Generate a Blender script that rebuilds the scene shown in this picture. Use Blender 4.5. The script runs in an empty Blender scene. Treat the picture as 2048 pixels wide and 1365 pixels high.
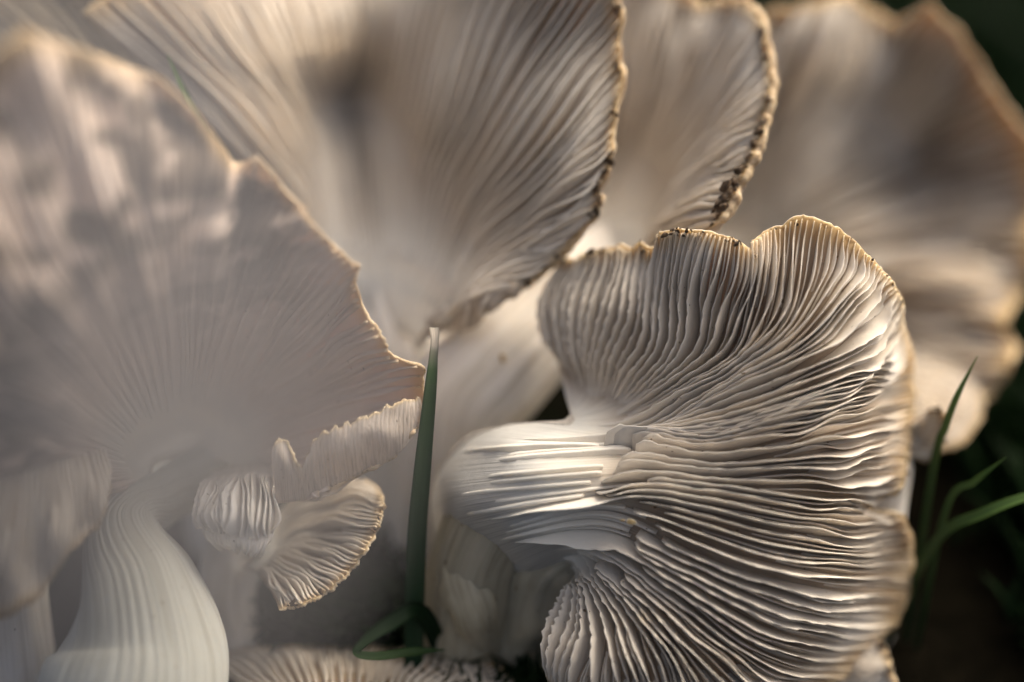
import bpy, math, random
import numpy as np
from mathutils import Vector, Matrix

random.seed(7)
rng = np.random.default_rng(7)

# ------------------------------------------------------------------ camera, sky, sun, exposure
sc = bpy.context.scene
COL = sc.collection
CM = 0.01
PITCH = math.radians(25)
CAMZ = 0.185
FOCUS = 0.27
LENS, SENSOR = 50.0, 36.0
FW = np.array([0, math.cos(PITCH), -math.sin(PITCH)])
UP = np.array([0, math.sin(PITCH), math.cos(PITCH)])
RT = np.array([1.0, 0, 0])
CAM = np.array([0, 0, CAMZ])

cd = bpy.data.cameras.new('camera')
cam = bpy.data.objects.new('camera', cd)
COL.objects.link(cam)
cd.lens = LENS
cd.sensor_width = SENSOR
cd.clip_start = 0.01
cd.clip_end = 100
cd.dof.use_dof = True
cd.dof.focus_distance = FOCUS
cd.dof.aperture_fstop = 2.6
cam.location = CAM
cam.rotation_euler = (math.pi / 2 - PITCH, 0, 0)
sc.camera = cam

SUN_EL, SUN_AZ = math.radians(56), math.radians(58)      # azimuth clockwise from +Y (behind the mushrooms, to the right)
w = bpy.data.worlds.new('World')
sc.world = w
w.use_nodes = True
wn = w.node_tree
bg = wn.nodes['Background']
sky = wn.nodes.new('ShaderNodeTexSky')
sky.sky_type = 'NISHITA'
sky.sun_disc = False
sky.sun_elevation = SUN_EL
sky.sun_rotation = SUN_AZ
sky.air_density = 0.5
sky.dust_density = 9.0
sky.ozone_density = 0.0
warm = wn.nodes.new('ShaderNodeMix')                    # thin warm evening haze: one even tint over the whole sky
warm.data_type = 'RGBA'
warm.blend_type = 'MULTIPLY'
warm.inputs[0].default_value = 1.0
warm.inputs[7].default_value = (0.965, 0.97, 0.895, 1)
wn.links.new(sky.outputs[0], warm.inputs[6])
wn.links.new(warm.outputs[2], bg.inputs[0])
bg.inputs[1].default_value = 0.15

sl = bpy.data.lights.new('sun', 'SUN')
sun = bpy.data.objects.new('sun', sl)
COL.objects.link(sun)
sl.energy = 0.9
sl.angle = math.radians(22)
sl.color = (1.0, 0.93, 0.80)
sd = Vector((math.sin(SUN_AZ) * math.cos(SUN_EL), math.cos(SUN_AZ) * math.cos(SUN_EL), math.sin(SUN_EL)))
sun.rotation_euler = sd.to_track_quat('Z', 'Y').to_euler()

sc.view_settings.view_transform = 'Standard'
sc.view_settings.look = 'None'
sc.view_settings.exposure = 0.82
sc.view_settings.gamma = 1.0
sc.cycles.use_denoising = True
sc.cycles.max_bounces = 8
sc.cycles.diffuse_bounces = 4

# ------------------------------------------------------------------ helpers
def P(px, py, d):
    """photo pixel + distance in cm -> world point (arrays welcome)"""
    px, py, d = np.broadcast_arrays(np.asarray(px, float), np.asarray(py, float), np.asarray(d, float))
    k = SENSOR / LENS * d / 2048.0 * CM
    x = (px - 1024) * k
    y = -(py - 682.5) * k
    return CAM + (d * CM)[..., None] * FW + x[..., None] * RT + y[..., None] * UP

def depth_field(samples):
    """thin plate spline through (px, py, distance) samples"""
    a = np.array(samples, float)
    X = a[:, :2] / 500.0
    n = len(X)
    def U(r2):
        return np.where(r2 > 1e-12, r2 * np.log(r2 + 1e-12), 0)
    r2 = ((X[:, None] - X[None]) ** 2).sum(-1)
    A = np.zeros((n + 3, n + 3))
    A[:n, :n] = U(r2) + np.eye(n) * 0.004
    A[:n, n] = 1
    A[:n, n + 1:] = X
    A[n, :n] = 1
    A[n + 1:, :n] = X.T
    c = np.linalg.solve(A, np.concatenate([a[:, 2], [0, 0, 0]]))
    def f(px, py):
        Q = np.stack([px / 500.0, py / 500.0], -1)
        q2 = ((Q[..., None, :] - X) ** 2).sum(-1)
        return U(q2) @ c[:n] + c[n] + Q @ c[n + 1:]
    return f

class Noise2:
    """smooth sum of sines"""
    def __init__(self, fs, fv, seed, k=9):
        r = np.random.default_rng(seed)
        self.f = r.uniform(0.35, 1.0, k) * fs * r.choice([-1, 1], k)
        self.g = r.uniform(0.35, 1.0, k) * fv
        self.p = r.uniform(0, 6.28, k)
    def __call__(self, s, v):
        s, v = np.broadcast_arrays(np.asarray(s, float), np.asarray(v, float))
        return np.sin(6.283 * (s[..., None] * self.f + v[..., None] * self.g) + self.p).sum(-1) / math.sqrt(len(self.p))

def smooth(a, b, x):
    t = np.clip((np.asarray(x, float) - a) / (b - a), 0, 1)
    return t * t * (3 - 2 * t)

def catmull(G, t):
    """G [n, ...] control points, t in 0..n-1 -> values"""
    n = len(G)
    t = np.clip(t, 0, n - 1 - 1e-9)
    i = np.floor(t).astype(int)
    f = (t - i)
    Ge = np.concatenate([[2 * G[0] - G[1]], G, [2 * G[-1] - G[-2]]])
    p0, p1, p2, p3 = Ge[i], Ge[i + 1], Ge[i + 2], Ge[i + 3]
    f = f.reshape(f.shape + (1,) * (p0.ndim - f.ndim))
    return 0.5 * (2 * p1 + (p2 - p0) * f + (2 * p0 - 5 * p1 + 4 * p2 - p3) * f ** 2 + (3 * p1 - p0 - 3 * p2 + p3) * f ** 3)

class Fan:
    """a sheet spanned by traced gill lines; s = line index, v = 0 at the stem .. 1 at the rim"""
    def __init__(self, lines, depth, rim=None, rim_noise=0.0, seed=1, blend=0.55, ripple=0.0, pits=None, lead=0):
        self.lead = lead
        self.pits = pits
        self.n4 = Noise2(1.6, 4.0, seed + 3)
        self.G = np.array(lines, float)
        self.n = len(lines)
        self.k = self.G.shape[1]
        self.d = depth_field(depth)
        self.rim = None if rim is None else np.array(rim, float)
        self.rn = rim_noise
        self.n1 = Noise2(3.0, 0.0, seed)
        self.n2 = Noise2(11.0, 0.0, seed + 1)
        self.n3 = Noise2(0.9, 1.2, seed + 2)
        self.blend = blend
        self.ripple = ripple
    def raw(self, s, v):
        s = np.clip(np.asarray(s, float), 0, self.n - 1 - 1e-6)
        v = np.asarray(v, float)
        i = np.floor(s).astype(int)
        f = (s - i)[..., None]
        Ge = np.concatenate([[2 * self.G[0] - self.G[1]], self.G, [2 * self.G[-1] - self.G[-2]]])
        t = v * (self.k - 1 - self.lead) + self.lead
        vals = []
        j = np.clip(np.floor(t), 0, self.k - 2).astype(int)
        g = (t - j)[..., None]
        He = np.concatenate([2 * Ge[:, :1] - Ge[:, 1:2], Ge, 2 * Ge[:, -1:] - Ge[:, -2:-1]], axis=1)
        for a in range(4):
            p0, p1, p2, p3 = (He[i + a, j + b] for b in range(4))
            vals.append(0.5 * (2 * p1 + (p2 - p0) * g + (2 * p0 - 5 * p1 + 4 * p2 - p3) * g ** 2 + (3 * p1 - p0 - 3 * p2 + p3) * g ** 3))
        p0, p1, p2, p3 = vals
        return 0.5 * (2 * p1 + (p2 - p0) * f + (2 * p0 - 5 * p1 + 4 * p2 - p3) * f ** 2 + (3 * p1 - p0 - 3 * p2 + p3) * f ** 3)
    def pix(self, s, v):
        s, v = np.broadcast_arrays(np.asarray(s, float), np.asarray(v, float))
        q = self.raw(s, v)
        if self.rim is not None:
            r = np.stack([np.interp(s, self.rim[:, 0], self.rim[:, 1]), np.interp(s, self.rim[:, 0], self.rim[:, 2])], -1)
            q = q + smooth(self.blend, 1.0, v)[..., None] * (r - self.raw(s, np.ones_like(v)))
        if self.rn:
            dv = self.raw(s, np.ones_like(v)) - self.raw(s, np.full_like(v, 0.9))
            dv = dv / (np.linalg.norm(dv, axis=-1, keepdims=True) + 1e-6)
            q = q + dv * (smooth(0.85, 1.0, v) * self.rn * (self.n1(s, 0) + 0.7 * self.n2(s, 0)))[..., None]
        return q
    def __call__(self, s, v):
        q = self.pix(s, v)
        d = self.d(q[..., 0], q[..., 1])
        if self.ripple:
            d = d + self.ripple * self.n3(s, v) * smooth(0.15, 0.9, v)
        if self.pits:
            d = d + self.pits[0] * self.n4(s, v) * smooth(self.pits[1], self.pits[1] + 1.5, s) * smooth(0.3, 0.6, v)
        return P(q[..., 0], q[..., 1], d)
    def frame(self, s, v, e=0.004):
        p = self(s, v)
        tv = self(s, np.asarray(v) + e) - self(s, np.asarray(v) - e)
        ds = 0.12
        ts = self(np.asarray(s) + ds, v) - self(np.asarray(s) - ds, v)
        n = np.cross(ts, tv)
        n /= np.linalg.norm(n, axis=-1, keepdims=True) + 1e-12
        n = n * (1.0 if ((CAM - p) * n).sum() >= 0 else -1.0)     # one side for the whole sheet
        tv = tv / (np.linalg.norm(tv, axis=-1, keepdims=True) + 1e-12)
        side = np.cross(n, tv)
        side /= np.linalg.norm(side, axis=-1, keepdims=True) + 1e-12
        return p, n, tv, side

def mesh_obj(name, verts, faces, mats, parent=None, uvs=None, midx=None, smooth_shade=True):
    me = bpy.data.meshes.new(name)
    verts = np.asarray(verts, float)
    me.from_pydata([tuple(v) for v in verts], [], [tuple(int(i) for i in f) for f in faces])
    for m in (mats if isinstance(mats, (list, tuple)) else [mats]):
        me.materials.append(m)
    if uvs is not None:
        uv = me.uv_layers.new(name='UVMap')
        li = np.empty(len(me.loops), dtype=np.int32)
        me.loops.foreach_get('vertex_index', li)
        uv.data.foreach_set('uv', np.asarray(uvs, np.float32)[li].ravel())
    if midx is not None:
        me.polygons.foreach_set('material_index', np.asarray(midx, np.int32))
    if smooth_shade:
        me.polygons.foreach_set('use_smooth', np.ones(len(me.polygons), dtype=bool))
    me.update()
    o = bpy.data.objects.new(name, me)
    COL.objects.link(o)
    if parent is not None:
        o.parent = parent
        o.matrix_parent_inverse = Matrix.Translation(-Vector(ROOT_OFFSET.get(root_of(parent).name, (0, 0, 0))))
    return o

ROOT_OFFSET = {}
def root_of(o):
    while o.parent is not None:
        o = o.parent
    return o

def thing(name, label, cat, loc, group=None):
    o = bpy.data.objects.new(name, None)
    COL.objects.link(o)
    o.empty_display_size = 0.01
    o.location = Vector(loc)
    ROOT_OFFSET[o.name] = tuple(loc)
    o['label'] = label
    o['category'] = cat
    if group:
        o['group'] = group
    return o

def tag(o, label, cat, group=None, kind=None):
    if label: o['label'] = label
    if cat: o['category'] = cat
    if group: o['group'] = group
    if kind: o['kind'] = kind

# parts keep world coordinates in their meshes: only direct children of the Empty need the inverse
def part(name, verts, faces, mats, parent, **kw):
    o = mesh_obj(name, verts, faces, mats, None, **kw)
    o.parent = parent
    if parent.type == 'EMPTY':
        o.matrix_parent_inverse = Matrix.Translation(-Vector(parent.location))
    return o

# ------------------------------------------------------------------ materials
def new_mat(name):
    m = bpy.data.materials.new(name)
    m.use_nodes = True
    nt = m.node_tree
    return m, nt, nt.nodes['Principled BSDF']

def N(nt, typ, **kw):
    n = nt.nodes.new(typ)
    for k, v in kw.items():
        if k.startswith('i_'):
            n.inputs[k[2:].replace('_', ' ')].default_value = v
        else:
            setattr(n, k, v)
    return n

def ramp(nt, stops, src):
    r = nt.nodes.new('ShaderNodeValToRGB')
    while len(r.color_ramp.elements) < len(stops):
        r.color_ramp.elements.new(0.5)
    for e, (p, c) in zip(r.color_ramp.elements, stops):
        e.position = p
        e.color = (*c, 1)
    nt.links.new(src, r.inputs[0])
    return r

def mix(nt, fac, a, b):
    m = nt.nodes.new('ShaderNodeMix')
    m.data_type = 'RGBA'
    for s, v in ((0, fac), (6, a), (7, b)):
        if hasattr(v, 'is_linked'):
            nt.links.new(v, m.inputs[s])
        else:
            m.inputs[s].default_value = v if s == 0 else (*v, 1)
    return m.outputs[2]

def math_n(nt, op, a, b=None, c=None):
    m = nt.nodes.new('ShaderNodeMath')
    m.operation = op
    for i, v in enumerate((a, b, c)):
        if v is None: continue
        if hasattr(v, 'is_linked'):
            nt.links.new(v, m.inputs[i])
        else:
            m.inputs[i].default_value = v
    return m.outputs[0]

def mushroom_mat(name, c1, c2, rim_c=(0.60, 0.42, 0.21), crust_c=(0.14, 0.08, 0.035), rim_at=0.93, crust_at=0.985,
                 sss=0.5, radius=0.0035, rim_amt=0.8, crust_amt=1.0, rough=0.68, fibre=0.0, whiten=True, mottle=None):
    m, nt, b = new_mat(name)
    tc = N(nt, 'ShaderNodeTexCoord')
    uv = N(nt, 'ShaderNodeSeparateXYZ')
    nt.links.new(tc.outputs['UV'], uv.inputs[0])
    n1 = N(nt, 'ShaderNodeTexNoise', i_Scale=45.0, i_Detail=5.0, i_Roughness=0.6)
    nt.links.new(tc.outputs['Object'], n1.inputs['Vector'])
    n2 = N(nt, 'ShaderNodeTexNoise', i_Scale=520.0, i_Detail=6.0, i_Roughness=0.65)
    nt.links.new(tc.outputs['Object'], n2.inputs['Vector'])
    base = mix(nt, ramp(nt, [(0.3, (0, 0, 0)), (0.7, (1, 1, 1))], n1.outputs[0]).outputs[0], c1, c2)
    n7 = N(nt, 'ShaderNodeTexNoise', i_Scale=800.0, i_Detail=1.0)
    nt.links.new(tc.outputs['Object'], n7.inputs['Vector'])
    sk = ramp(nt, [(0.745, (0, 0, 0)), (0.775, (0.8, 0.8, 0.8))], n7.outputs[0]).outputs[0]
    base = mix(nt, sk, base, (0.12, 0.075, 0.04))
    # small pale brown bruises
    n4 = N(nt, 'ShaderNodeTexNoise', i_Scale=140.0, i_Detail=3.0)
    nt.links.new(tc.outputs['Object'], n4.inputs['Vector'])
    bru = ramp(nt, [(0.66, (0, 0, 0)), (0.80, (0.35, 0.35, 0.35))], n4.outputs[0]).outputs[0]
    base = mix(nt, bru, base, (0.46, 0.33, 0.17))
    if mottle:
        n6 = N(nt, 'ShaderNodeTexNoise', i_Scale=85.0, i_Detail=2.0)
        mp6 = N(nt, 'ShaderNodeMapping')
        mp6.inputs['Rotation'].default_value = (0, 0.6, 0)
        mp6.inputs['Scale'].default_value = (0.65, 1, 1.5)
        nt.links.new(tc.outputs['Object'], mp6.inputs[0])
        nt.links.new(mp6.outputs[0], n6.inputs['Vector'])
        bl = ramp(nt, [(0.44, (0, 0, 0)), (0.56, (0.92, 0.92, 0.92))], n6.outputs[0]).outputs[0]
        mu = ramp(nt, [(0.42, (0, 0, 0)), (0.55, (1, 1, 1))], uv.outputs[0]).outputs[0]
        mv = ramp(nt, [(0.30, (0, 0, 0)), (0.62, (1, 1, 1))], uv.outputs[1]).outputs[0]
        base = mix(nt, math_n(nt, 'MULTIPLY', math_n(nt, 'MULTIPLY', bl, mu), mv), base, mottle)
    # towards the stem the flesh is as white as the stem
    ws = N(nt, 'ShaderNodeMapRange', interpolation_type='SMOOTHSTEP')
    ws.inputs[1].default_value = 0.08
    ws.inputs[2].default_value = 0.30
    ws.inputs[3].default_value = 1.0
    ws.inputs[4].default_value = 0.0
    nt.links.new(uv.outputs[1], ws.inputs[0])
    base = mix(nt, ws.outputs[0], base, (0.76, 0.715, 0.64)) if whiten else base
    # rim: golden brown, then crusty dark spots
    vj = math_n(nt, 'ADD', uv.outputs[1], math_n(nt, 'MULTIPLY', math_n(nt, 'SUBTRACT', n2.outputs[0], 0.5), 0.05))
    rr = N(nt, 'ShaderNodeMapRange', interpolation_type='SMOOTHSTEP')
    rr.inputs[1].default_value = rim_at - 0.05
    rr.inputs[2].default_value = 1.0
    rr.inputs[4].default_value = rim_amt
    nt.links.new(vj, rr.inputs[0])
    base = mix(nt, rr.outputs[0], base, rim_c)
    n3 = N(nt, 'ShaderNodeTexNoise', i_Scale=330.0, i_Detail=5.0, i_Roughness=0.7)
    nt.links.new(tc.outputs['Object'], n3.inputs['Vector'])
    sp = ramp(nt, [(0.50, (0, 0, 0)), (0.58, (crust_amt,) * 3)], n3.outputs[0]).outputs[0]
    rc = N(nt, 'ShaderNodeMapRange', interpolation_type='SMOOTHSTEP')
    rc.inputs[1].default_value = crust_at - 0.012
    rc.inputs[2].default_value = crust_at + 0.004
    nt.links.new(vj, rc.inputs[0])
    base = mix(nt, math_n(nt, 'MULTIPLY', rc.outputs[0], sp), base, crust_c)
    nt.links.new(base, b.inputs['Base Color'])
    b.inputs['Roughness'].default_value = rough
    b.inputs['Specular IOR Level'].default_value = 0.06
    b.inputs['Subsurface Weight'].default_value = sss
    b.inputs['Subsurface Radius'].default_value = (1.0, 0.86, 0.72)
    b.inputs['Subsurface Scale'].default_value = radius
    bp = N(nt, 'ShaderNodeBump', i_Strength=0.35, i_Distance=0.0004)
    h = n2.outputs[0]
    if fibre:
        mp = N(nt, 'ShaderNodeMapping')
        mp.inputs['Scale'].default_value = (fibre, 3.0, 1)
        nt.links.new(tc.outputs['UV'], mp.inputs[0])
        n5 = N(nt, 'ShaderNodeTexNoise', i_Scale=1.0, i_Detail=4.0)
        nt.links.new(mp.outputs[0], n5.inputs['Vector'])
        h = math_n(nt, 'ADD', h, math_n(nt, 'MULTIPLY', n5.outputs[0], 2.0))
        stk = ramp(nt, [(0.48, (0, 0, 0)), (0.72, (0.5, 0.5, 0.5))], n5.outputs[0]).outputs[0]
        nt.links.new(mix(nt, stk, base, tuple(0.45 * x for x in (c2[0], c2[1] * 0.93, c2[2] * 0.8))), b.inputs['Base Color'])
    nt.links.new(h, bp.inputs['Height'])
    nt.links.new(bp.outputs[0], b.inputs['Normal'])
    return m

M_GILL = mushroom_mat('gill_cream', (0.72, 0.655, 0.575), (0.66, 0.58, 0.49), rim_at=0.945, rim_amt=0.65, crust_amt=0.25, sss=0.25, radius=0.0025)
M_FLESH = mushroom_mat('cap_flesh', (0.42, 0.33, 0.25), (0.34, 0.26, 0.185), rim_at=0.945, rim_amt=0.75, crust_amt=0.6, fibre=220)  # browner than the gills: shade in the gaps is put into the colour
M_SKIN = mushroom_mat('cap_skin', whiten=False, c1=(0.58, 0.51, 0.44), c2=(0.50, 0.42, 0.35), rim_at=0.97, rim_amt=0.55, crust_amt=0.6, fibre=60)
M_STEM = mushroom_mat('stem_white', whiten=False, c1=(0.84, 0.80, 0.76), c2=(0.80, 0.73, 0.64), rim_amt=0.0, crust_amt=0.0, radius=0.004, fibre=40)
M_LIP = mushroom_mat('curled_lip', whiten=False, c1=(0.68, 0.58, 0.50), c2=(0.60, 0.50, 0.42), rim_at=0.94, rim_amt=0.7, crust_amt=0.5, fibre=90)
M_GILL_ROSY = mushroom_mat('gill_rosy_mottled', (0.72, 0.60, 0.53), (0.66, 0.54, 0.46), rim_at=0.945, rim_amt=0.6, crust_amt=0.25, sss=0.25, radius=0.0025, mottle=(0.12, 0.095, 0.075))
M_FOOT = mushroom_mat('shaded_foot', whiten=False, c1=(0.50, 0.455, 0.36), c2=(0.36, 0.32, 0.23), rim_amt=0.0, crust_amt=0.0, radius=0.003, fibre=30)  # yellowish foot colour, darkened to paint in the shade low on the stem
M_STEM_GREY = mushroom_mat('stem_grey', whiten=False, c1=(0.60, 0.605, 0.565), c2=(0.52, 0.52, 0.47), rim_amt=0.0, crust_amt=0.0, radius=0.003, fibre=70)
M_SHRED = mushroom_mat('dry_shred', whiten=False, c1=(0.55, 0.43, 0.24), c2=(0.42, 0.28, 0.13), rim_amt=0.0, crust_amt=0.0, radius=0.001)

def crust_mat():
    m, nt, b = new_mat('dark_crust')
    tc = N(nt, 'ShaderNodeTexCoord')
    n = N(nt, 'ShaderNodeTexNoise', i_Scale=900.0, i_Detail=5.0)
    nt.links.new(tc.outputs['Object'], n.inputs['Vector'])
    r = ramp(nt, [(0.35, (0.03, 0.018, 0.01)), (0.58, (0.10, 0.06, 0.03)), (0.80, (0.26, 0.17, 0.09))], n.outputs[0])
    nt.links.new(r.outputs[0], b.inputs['Base Color'])
    b.inputs['Roughness'].default_value = 0.8
    bp = N(nt, 'ShaderNodeBump', i_Strength=0.8, i_Distance=0.0004)
    nt.links.new(n.outputs[0], bp.inputs['Height'])
    nt.links.new(bp.outputs[0], b.inputs['Normal'])
    return m
M_CRUST = crust_mat()

def grass_mat(name, low, high, tip=None, tip_at=0.97, spec=0.35):
    m, nt, b = new_mat(name)
    tc = N(nt, 'ShaderNodeTexCoord')
    uv = N(nt, 'ShaderNodeSeparateXYZ')
    nt.links.new(tc.outputs['UV'], uv.inputs[0])
    mp = N(nt, 'ShaderNodeMapping')
    mp.inputs['Scale'].default_value = (14, 1.5, 1)
    nt.links.new(tc.outputs['UV'], mp.inputs[0])
    n = N(nt, 'ShaderNodeTexNoise', i_Scale=1.0, i_Detail=3.0)
    nt.links.new(mp.outputs[0], n.inputs['Vector'])
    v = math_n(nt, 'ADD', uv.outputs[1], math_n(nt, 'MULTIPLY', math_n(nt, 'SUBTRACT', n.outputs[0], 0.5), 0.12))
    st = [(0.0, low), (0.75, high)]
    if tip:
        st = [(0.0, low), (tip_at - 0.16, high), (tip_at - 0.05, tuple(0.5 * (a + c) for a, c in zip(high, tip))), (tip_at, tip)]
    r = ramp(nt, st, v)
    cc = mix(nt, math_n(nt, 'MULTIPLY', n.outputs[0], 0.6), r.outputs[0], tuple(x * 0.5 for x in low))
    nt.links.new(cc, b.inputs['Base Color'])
    b.inputs['Roughness'].default_value = 0.45
    b.inputs['Specular IOR Level'].default_value = spec
    b.inputs['Subsurface Weight'].default_value = 0.0
    bp = N(nt, 'ShaderNodeBump', i_Strength=0.5, i_Distance=0.0002)
    nt.links.new(n.outputs[0], bp.inputs['Height'])
    nt.links.new(bp.outputs[0], b.inputs['Normal'])
    tr = N(nt, 'ShaderNodeBsdfTranslucent')
    nt.links.new(cc, tr.inputs[0])
    ms = N(nt, 'ShaderNodeMixShader')
    ms.inputs[0].default_value = 0.25
    nt.links.new(b.outputs[0], ms.inputs[1])
    nt.links.new(tr.outputs[0], ms.inputs[2])
    nt.links.new(ms.outputs[0], nt.nodes['Material Output'].inputs[0])
    return m
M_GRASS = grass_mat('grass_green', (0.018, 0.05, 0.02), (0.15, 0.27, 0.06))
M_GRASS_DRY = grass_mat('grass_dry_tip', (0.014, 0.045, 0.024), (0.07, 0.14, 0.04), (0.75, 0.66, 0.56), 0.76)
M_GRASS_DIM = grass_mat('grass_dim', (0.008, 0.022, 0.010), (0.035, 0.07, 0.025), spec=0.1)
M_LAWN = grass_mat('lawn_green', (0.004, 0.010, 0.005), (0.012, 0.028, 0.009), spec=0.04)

def soil_mat():
    m, nt, b = new_mat('soil')
    tc = N(nt, 'ShaderNodeTexCoord')
    n = N(nt, 'ShaderNodeTexNoise', i_Scale=120.0, i_Detail=8.0, i_Roughness=0.7)
    nt.links.new(tc.outputs['Object'], n.inputs['Vector'])
    r = ramp(nt, [(0.3, (0.002, 0.002, 0.0015)), (0.7, (0.009, 0.0075, 0.005))], n.outputs[0])
    nt.links.new(r.outputs[0], b.inputs['Base Color'])
    b.inputs['Roughness'].default_value = 0.95
    b.inputs['Specular IOR Level'].default_value = 0.0
    bp = N(nt, 'ShaderNodeBump', i_Strength=1.0, i_Distance=0.004)
    nt.links.new(n.outputs[0], bp.inputs['Height'])
    nt.links.new(bp.outputs[0], b.inputs['Normal'])
    return m
M_SOIL = soil_mat()

# ------------------------------------------------------------------ ground
def build_ground():
    xs = np.concatenate([np.linspace(-30, -1, 8), np.linspace(-0.8, 0.8, 81), np.linspace(1, 30, 8)])
    ys = np.concatenate([np.linspace(-30, -0.5, 8), np.linspace(-0.3, 1.6, 96), np.linspace(2, 60, 10)])
    X, Y = np.meshgrid(xs, ys, indexing='ij')
    nz = Noise2(9, 9, 3)
    nz2 = Noise2(30, 30, 4)
    Z = 0.004 * nz(X, Y) + 0.0015 * nz2(X, Y) - 0.004
    nx, ny = X.shape
    idx = np.arange(nx * ny).reshape(nx, ny)
    f = np.stack([idx[:-1, :-1], idx[1:, :-1], idx[1:, 1:], idx[:-1, 1:]], -1).reshape(-1, 4)
    o = mesh_obj('ground', np.stack([X, Y, Z], -1).reshape(-1, 3), f, M_SOIL)
    o['kind'] = 'structure'
    o['label'] = 'dark damp soil under the mushrooms'
build_ground()

# ------------------------------------------------------------------ mushroom builders
def build_cap(root, fan, nu=140, nv=40, t0=0.35, t1=0.09, label=None, v_start=0.0):
    """closed sheet: gill side, skin side, rim bead"""
    s = np.linspace(0, fan.n - 1, nu)
    v = v_start + (1 - v_start) * (1 - (1 - np.linspace(0, 1, nv)) ** 1.25)
    S, V = np.meshgrid(s, v, indexing='ij')
    p, n, tv, side = fan.frame(S, V)
    t = (t1 + (t0 - t1) * (1 - V) ** 0.8) * CM
    nz = Noise2(2.3, 5, 11)
    t = t * (1 + 0.18 * nz(S, V))
    t = t * (0.03 + 0.97 * smooth(0.06, 0.24, V))
    edge = np.minimum(1, np.minimum(np.arange(nu), nu - 1 - np.arange(nu))[:, None] / 3.0)
    t = t * (0.35 + 0.65 * edge)
    back = p - n * t[..., None]
    # rim bead: one ring bulging outward between the gill side and the skin side
    out = tv[:, -1]
    mid = p[:, -1] - n[:, -1] * (t[:, -1] * 0.5)[:, None] + out * (t[:, -1] * 0.45)[:, None]
    mid2 = p[:, -1] - n[:, -1] * (t[:, -1] * 0.12)[:, None] + out * (t[:, -1] * 0.25)[:, None]
    verts = np.concatenate([p.reshape(-1, 3), back.reshape(-1, 3), mid2, mid])
    K = nu * nv
    U = S / (fan.n - 1)
    uv = np.concatenate([np.stack([U, V], -1).reshape(-1, 2), np.stack([U, V], -1).reshape(-1, 2),
                         np.stack([U[:, -1], np.full(nu, 1.01)], -1), np.stack([U[:, -1], np.full(nu, 1.02)], -1)])
    a = np.arange(K).reshape(nu, nv)
    b = a + K
    m2 = np.arange(nu) + 2 * K
    m1 = m2 + nu
    F, MI = [], []
    def quads(q, mi):
        q = q.reshape(-1, 4)
        F.extend(q.tolist())
        MI.extend([mi] * len(q))
    quads(np.stack([a[:-1, :-1], a[1:, :-1], a[1:, 1:], a[:-1, 1:]], -1), 0)
    quads(np.stack([b[:-1, :-1], b[:-1, 1:], b[1:, 1:], b[1:, :-1]], -1), 1)
    quads(np.stack([a[:-1, -1], a[1:, -1], m2[1:], m2[:-1]], -1), 0)
    quads(np.stack([m2[:-1], m2[1:], m1[1:], m1[:-1]], -1), 1)
    quads(np.stack([m1[:-1], m1[1:], b[1:, -1], b[:-1, -1]], -1), 1)
    quads(np.stack([a[:-1, 0], b[:-1, 0], b[1:, 0], a[1:, 0]], -1), 0)
    quads(np.stack([a[0, :-1], a[0, 1:], b[0, 1:], b[0, :-1]], -1), 0)
    quads(np.stack([a[-1, :-1], b[-1, :-1], b[-1, 1:], a[-1, 1:]], -1), 0)
    F.append([a[0, -1], m2[0], m1[0], b[0, -1]]); MI.append(0)
    F.append([a[-1, -1], b[-1, -1], m1[-1], m2[-1]]); MI.append(0)
    o = part('cap', verts, F, [M_FLESH, M_SKIN], root, uvs=uv, midx=MI)
    if label: o['label'] = label
    return o

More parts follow.
